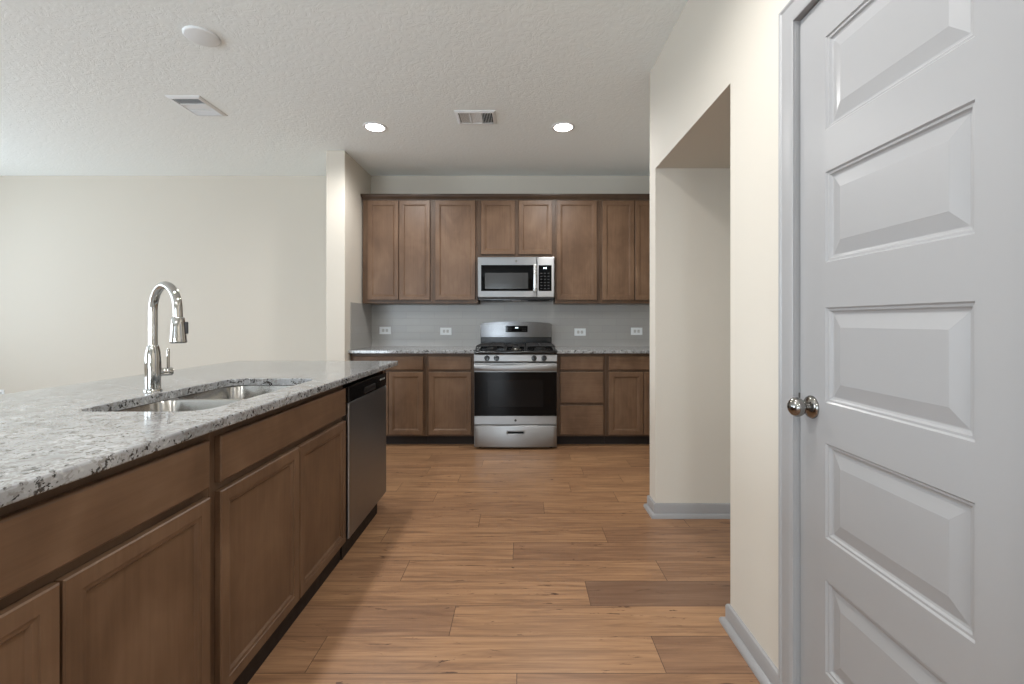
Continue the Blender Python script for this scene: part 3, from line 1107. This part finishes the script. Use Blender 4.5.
bm = front(B(), -0.116, 0.116, -0.033, 0.033, 0.004, [(0, 0.001), (0.001, 0.0)])
bmesh.ops.transform(bm, matrix=mt, verts=bm.verts)
ds = obj('display', bm, M['glass'], bgd)


def digits(parent, mt, x0, z0, w, h, gap, n=3):
    bm = B()
    t_ = w * 0.22
    y0, y1 = -0.0052, -0.0041
    for i in range(n):
        x = x0 + i * (w + gap)
        for (a, b, c_, d) in ((x, x + w, 0, t_), (x, x + w, h - t_, h), (x, x + t_, 0, h), (x + w - t_, x + w, 0, h)):
            box(bm, a, b, y0, y1, z0 + c_, z0 + d)
    bmesh.ops.transform(bm, matrix=mt, verts=bm.verts)
    return obj('digits', bm, M['digits'], parent)


digits(ds, mt, -0.014, 0.008, 0.008, 0.010, 0.003)
for r_ in range(2):
    for c_ in (-0.095, -0.070, 0.060, 0.085):
        bm = box(B(), c_, c_ + 0.012, -0.0045, -0.0041, -0.018 + r_ * 0.024, -0.014 + r_ * 0.024)
        bmesh.ops.transform(bm, matrix=mt, verts=bm.verts)
        obj('touch_button', bm, M['rubber'], ds)

# ------------------------------------------------------------------ microwave
mw = thing('microwave_oven', 'stainless over-the-range microwave hanging below the short wall cabinet', 'microwave', (-0.048, 4.487, 0))
hw = 0.379
mz0, mz1 = 1.413, 1.8115
obj('body', box(B(), -hw + 0.002, hw - 0.002, 0.030, 0.390, 1.386, mz1, 0.003, 1), M['black'], mw)
xs = 0.183     # door / control split
md = obj('microwave_door', front(B(), -hw, xs + 0.020, mz0, mz1, 0.030, [(0, 0.004), (0.003, 0.001), (0.006, 0.0)], 0.030), M['steel'], mw)
obj('door_glass', front(B(), -0.345, 0.172, 1.476, 1.732, 0.003, [(0, 0.001), (0.001, 0.0)], 0.0008), M['glass'], md)
obj('door_window', front(B(), -0.308, 0.118, 1.497, 1.655, 0.0006, [(0.0003, 0.0)], -0.0021), M['mw_mesh'], md)
bm = box(B(), 0.170, 0.201, -0.034, -0.018, 1.470, 1.738, 0.006, 3)
for z in (1.490, 1.718):
    box(bm, 0.178, 0.193, -0.020, -0.001, z - 0.010, z + 0.010, 0.002, 1)
obj('handle', bm, M['handle'], md, 30)
bm = box(B(), -0.024, 0.024, -0.0006, 0.0005, 1.762, 1.776)
obj('emblem', lathe(B(), [(0.010, 0), (0.010, 0.0008), (0.0085, 0.0012)], Matrix.Translation((0.0, 0.0006, 1.770)) @ Matrix.Rotation(R(90), 4, 'X'), 20), M['nickel'], md)
bm.free()
cs = obj('control_side', front(B(), xs + 0.021, hw, mz0, mz1, 0.030, [(0, 0.004), (0.003, 0.001), (0.006, 0.0)], 0.030), M['steel'], mw)
kp = obj('keypad', front(B(), 0.221, 0.350, 1.476, 1.730, 0.003, [(0, 0.001), (0.001, 0.0)], 0.0008), M['glass'], cs)
digits(kp, Matrix.Translation((0.270, 0.002, 1.696)), 0.0, 0.0, 0.008, 0.011, 0.003)
for r_ in range(6):
    for c_ in range(3):
        x, z = 0.240 + c_ * 0.035, 1.495 + r_ * 0.030
        obj('key', box(B(), x, x + 0.018, -0.0028, -0.0021, z, z + 0.010), M['rubber'], kp)
# underside: vent grilles and lamp lens
obj('vent_grille', box(B(), -0.33, -0.12, 0.06, 0.20, 1.3815, 1.3865, 0.002, 1), M['rubber'], mw)
obj('vent_grille', box(B(), 0.12, 0.33, 0.06, 0.20, 1.3815, 1.3865, 0.002, 1), M['rubber'], mw)
obj('lamp_cover', box(B(), -0.045, 0.045, 0.05, 0.12, 1.3825, 1.3865, 0.002, 1), M['socket'], mw)
obj('lower_lip', box(B(), -hw + 0.006, hw - 0.006, 0.008, 0.0295, 1.394, 1.4125, 0.002, 1), M['iron'], mw)

# ------------------------------------------------------------------ ceiling fittings
def downlight(label, x, y, power, spread=174, soft=0.6):
    d = thing('recessed_light', label, 'ceiling light', (x, y, CEIL), 0, 'recessed ceiling lights')
    obj('trim_ring', lathe(B(), [(0.072, -0.004), (0.080, -0.006), (0.090, -0.005), (0.094, -0.0005), (0.094, 0.0)], n=40, cap=False), M['white'], d, 40)
    obj('lens', lathe(B(), [(0.074, -0.003), (0.070, -0.0065), (0.035, -0.0085), (0.002, -0.009)], n=40), M['lens'], d, 40)
    ld = bpy.data.lights.new('lamp_glow', 'SPOT')
    ld.energy = power
    ld.color = LAMP_COL
    ld.spot_size = R(spread)
    ld.spot_blend = soft
    ld.shadow_soft_size = 0.06
    lo = bpy.data.objects.new('lamp_glow', ld)
    lo.location = (0, 0, -0.075)
    C.objects.link(lo)
    lo.parent = d
    return d


downlight('lit round recessed ceiling light over the left side of the kitchen', -1.173, 3.66, LAMP_W * 2.3)
downlight('lit round recessed ceiling light over the right side of the kitchen', 0.340, 3.66, LAMP_W * 2.3)
downlight('lit round recessed ceiling light above the near end of the island, out of view', -1.173, 1.15, LAMP_W * 3)
downlight('added round recessed fill light behind the viewer on the island side, out of view', -1.173, -1.36, LAMP_W * 2)  # unseen downlight added for general fill
downlight('added round recessed fill light behind the viewer on the door side, out of view', 0.100, -1.36, LAMP_W * 4, 150, 0.8)  # added out of view to fill the door and island fronts
downlight('lit round recessed ceiling light near the white door, out of view', 0.100, 1.15, LAMP_W * 2.3, 166, 0.7)


def vent(label, x0, x1, y0, y1, along):
    v_ = thing('ceiling_vent', label, 'vent', ((x0 + x1) / 2, (y0 + y1) / 2, CEIL), 0, 'ceiling air vents')
    a, b = (x1 - x0) / 2, (y1 - y0) / 2
    fl = 0.026
    bm = B()
    outer = lambda d, z: [(-a + d, -b + d, z), (a - d, -b + d, z), (a - d, b - d, z), (-a + d, b - d, z)]
    loop_stack(bm, [outer(0, 0.0), outer(0.002, -0.004), outer(fl - 0.006, -0.012), outer(fl, -0.012), outer(fl, -0.001)])
    ia, ib = a - fl, b - fl
    L = ia if along == 'x' else ib
    for s in (-1, 1):
        c = s * L / 3
        if along == 'x':
            box(bm, c - 0.005, c + 0.005, -ib, ib, -0.012, -0.001)
        else:
            box(bm, -ia, ia, c - 0.005, c + 0.005, -0.012, -0.001)
    obj('frame', bm, M['white'], v_)
    obj('dark_duct', box(B(), -ia, ia, -ib, ib, -0.0012, -0.0004), M['void'], v_)
    for sec in (-1, 0, 1):
        lo, hi = (2 * sec - 1) * L / 3 if False else sec * 2 * L / 3 - L / 3 + 0.006, sec * 2 * L / 3 + L / 3 - 0.006
        n = 6
        tilt = {-1: -28, 0: 4, 1: 62}[sec] if along == 'x' else {-1: 34, 0: -14, 1: -50}[sec]
        for i in range(n):
            c = lo + (hi - lo) * (i + 0.5) / n
            wd = (hi - lo) / n
            hw_ = wd * (0.49 if tilt == 4 else 0.46)
            bm = B()
            if along == 'x':
                box(bm, -hw_, hw_, -ib, ib, -0.0006, 0.0006)
                m_ = Matrix.Translation((c, 0, -0.0075)) @ Matrix.Rotation(R(tilt), 4, 'Y')
            else:
                box(bm, -ia, ia, -hw_, hw_, -0.0006, 0.0006)
                m_ = Matrix.Translation((0, c, -0.0075)) @ Matrix.Rotation(R(tilt), 4, 'X')
            bmesh.ops.transform(bm, matrix=m_, verts=bm.verts)
            obj('slat', bm, M['white'], v_)
    return v_


vent('white rectangular ceiling vent over the island side, left of the kitchen lights', -2.465, -2.225, 3.148, 3.454, 'y')
vent('white rectangular ceiling vent between the two lit recessed lights', -0.495, -0.190, 3.365, 3.594, 'x')

dc = thing('ceiling_cover_plate', 'round white flat cover plate on the ceiling above the island', 'cover plate', (-1.746, 2.49, CEIL))
obj('plate', lathe(B(), [(0.088, 0.0), (0.088, -0.005), (0.085, -0.010), (0.078, -0.013), (0.002, -0.015)], n=44), M['white'], dc, 40)
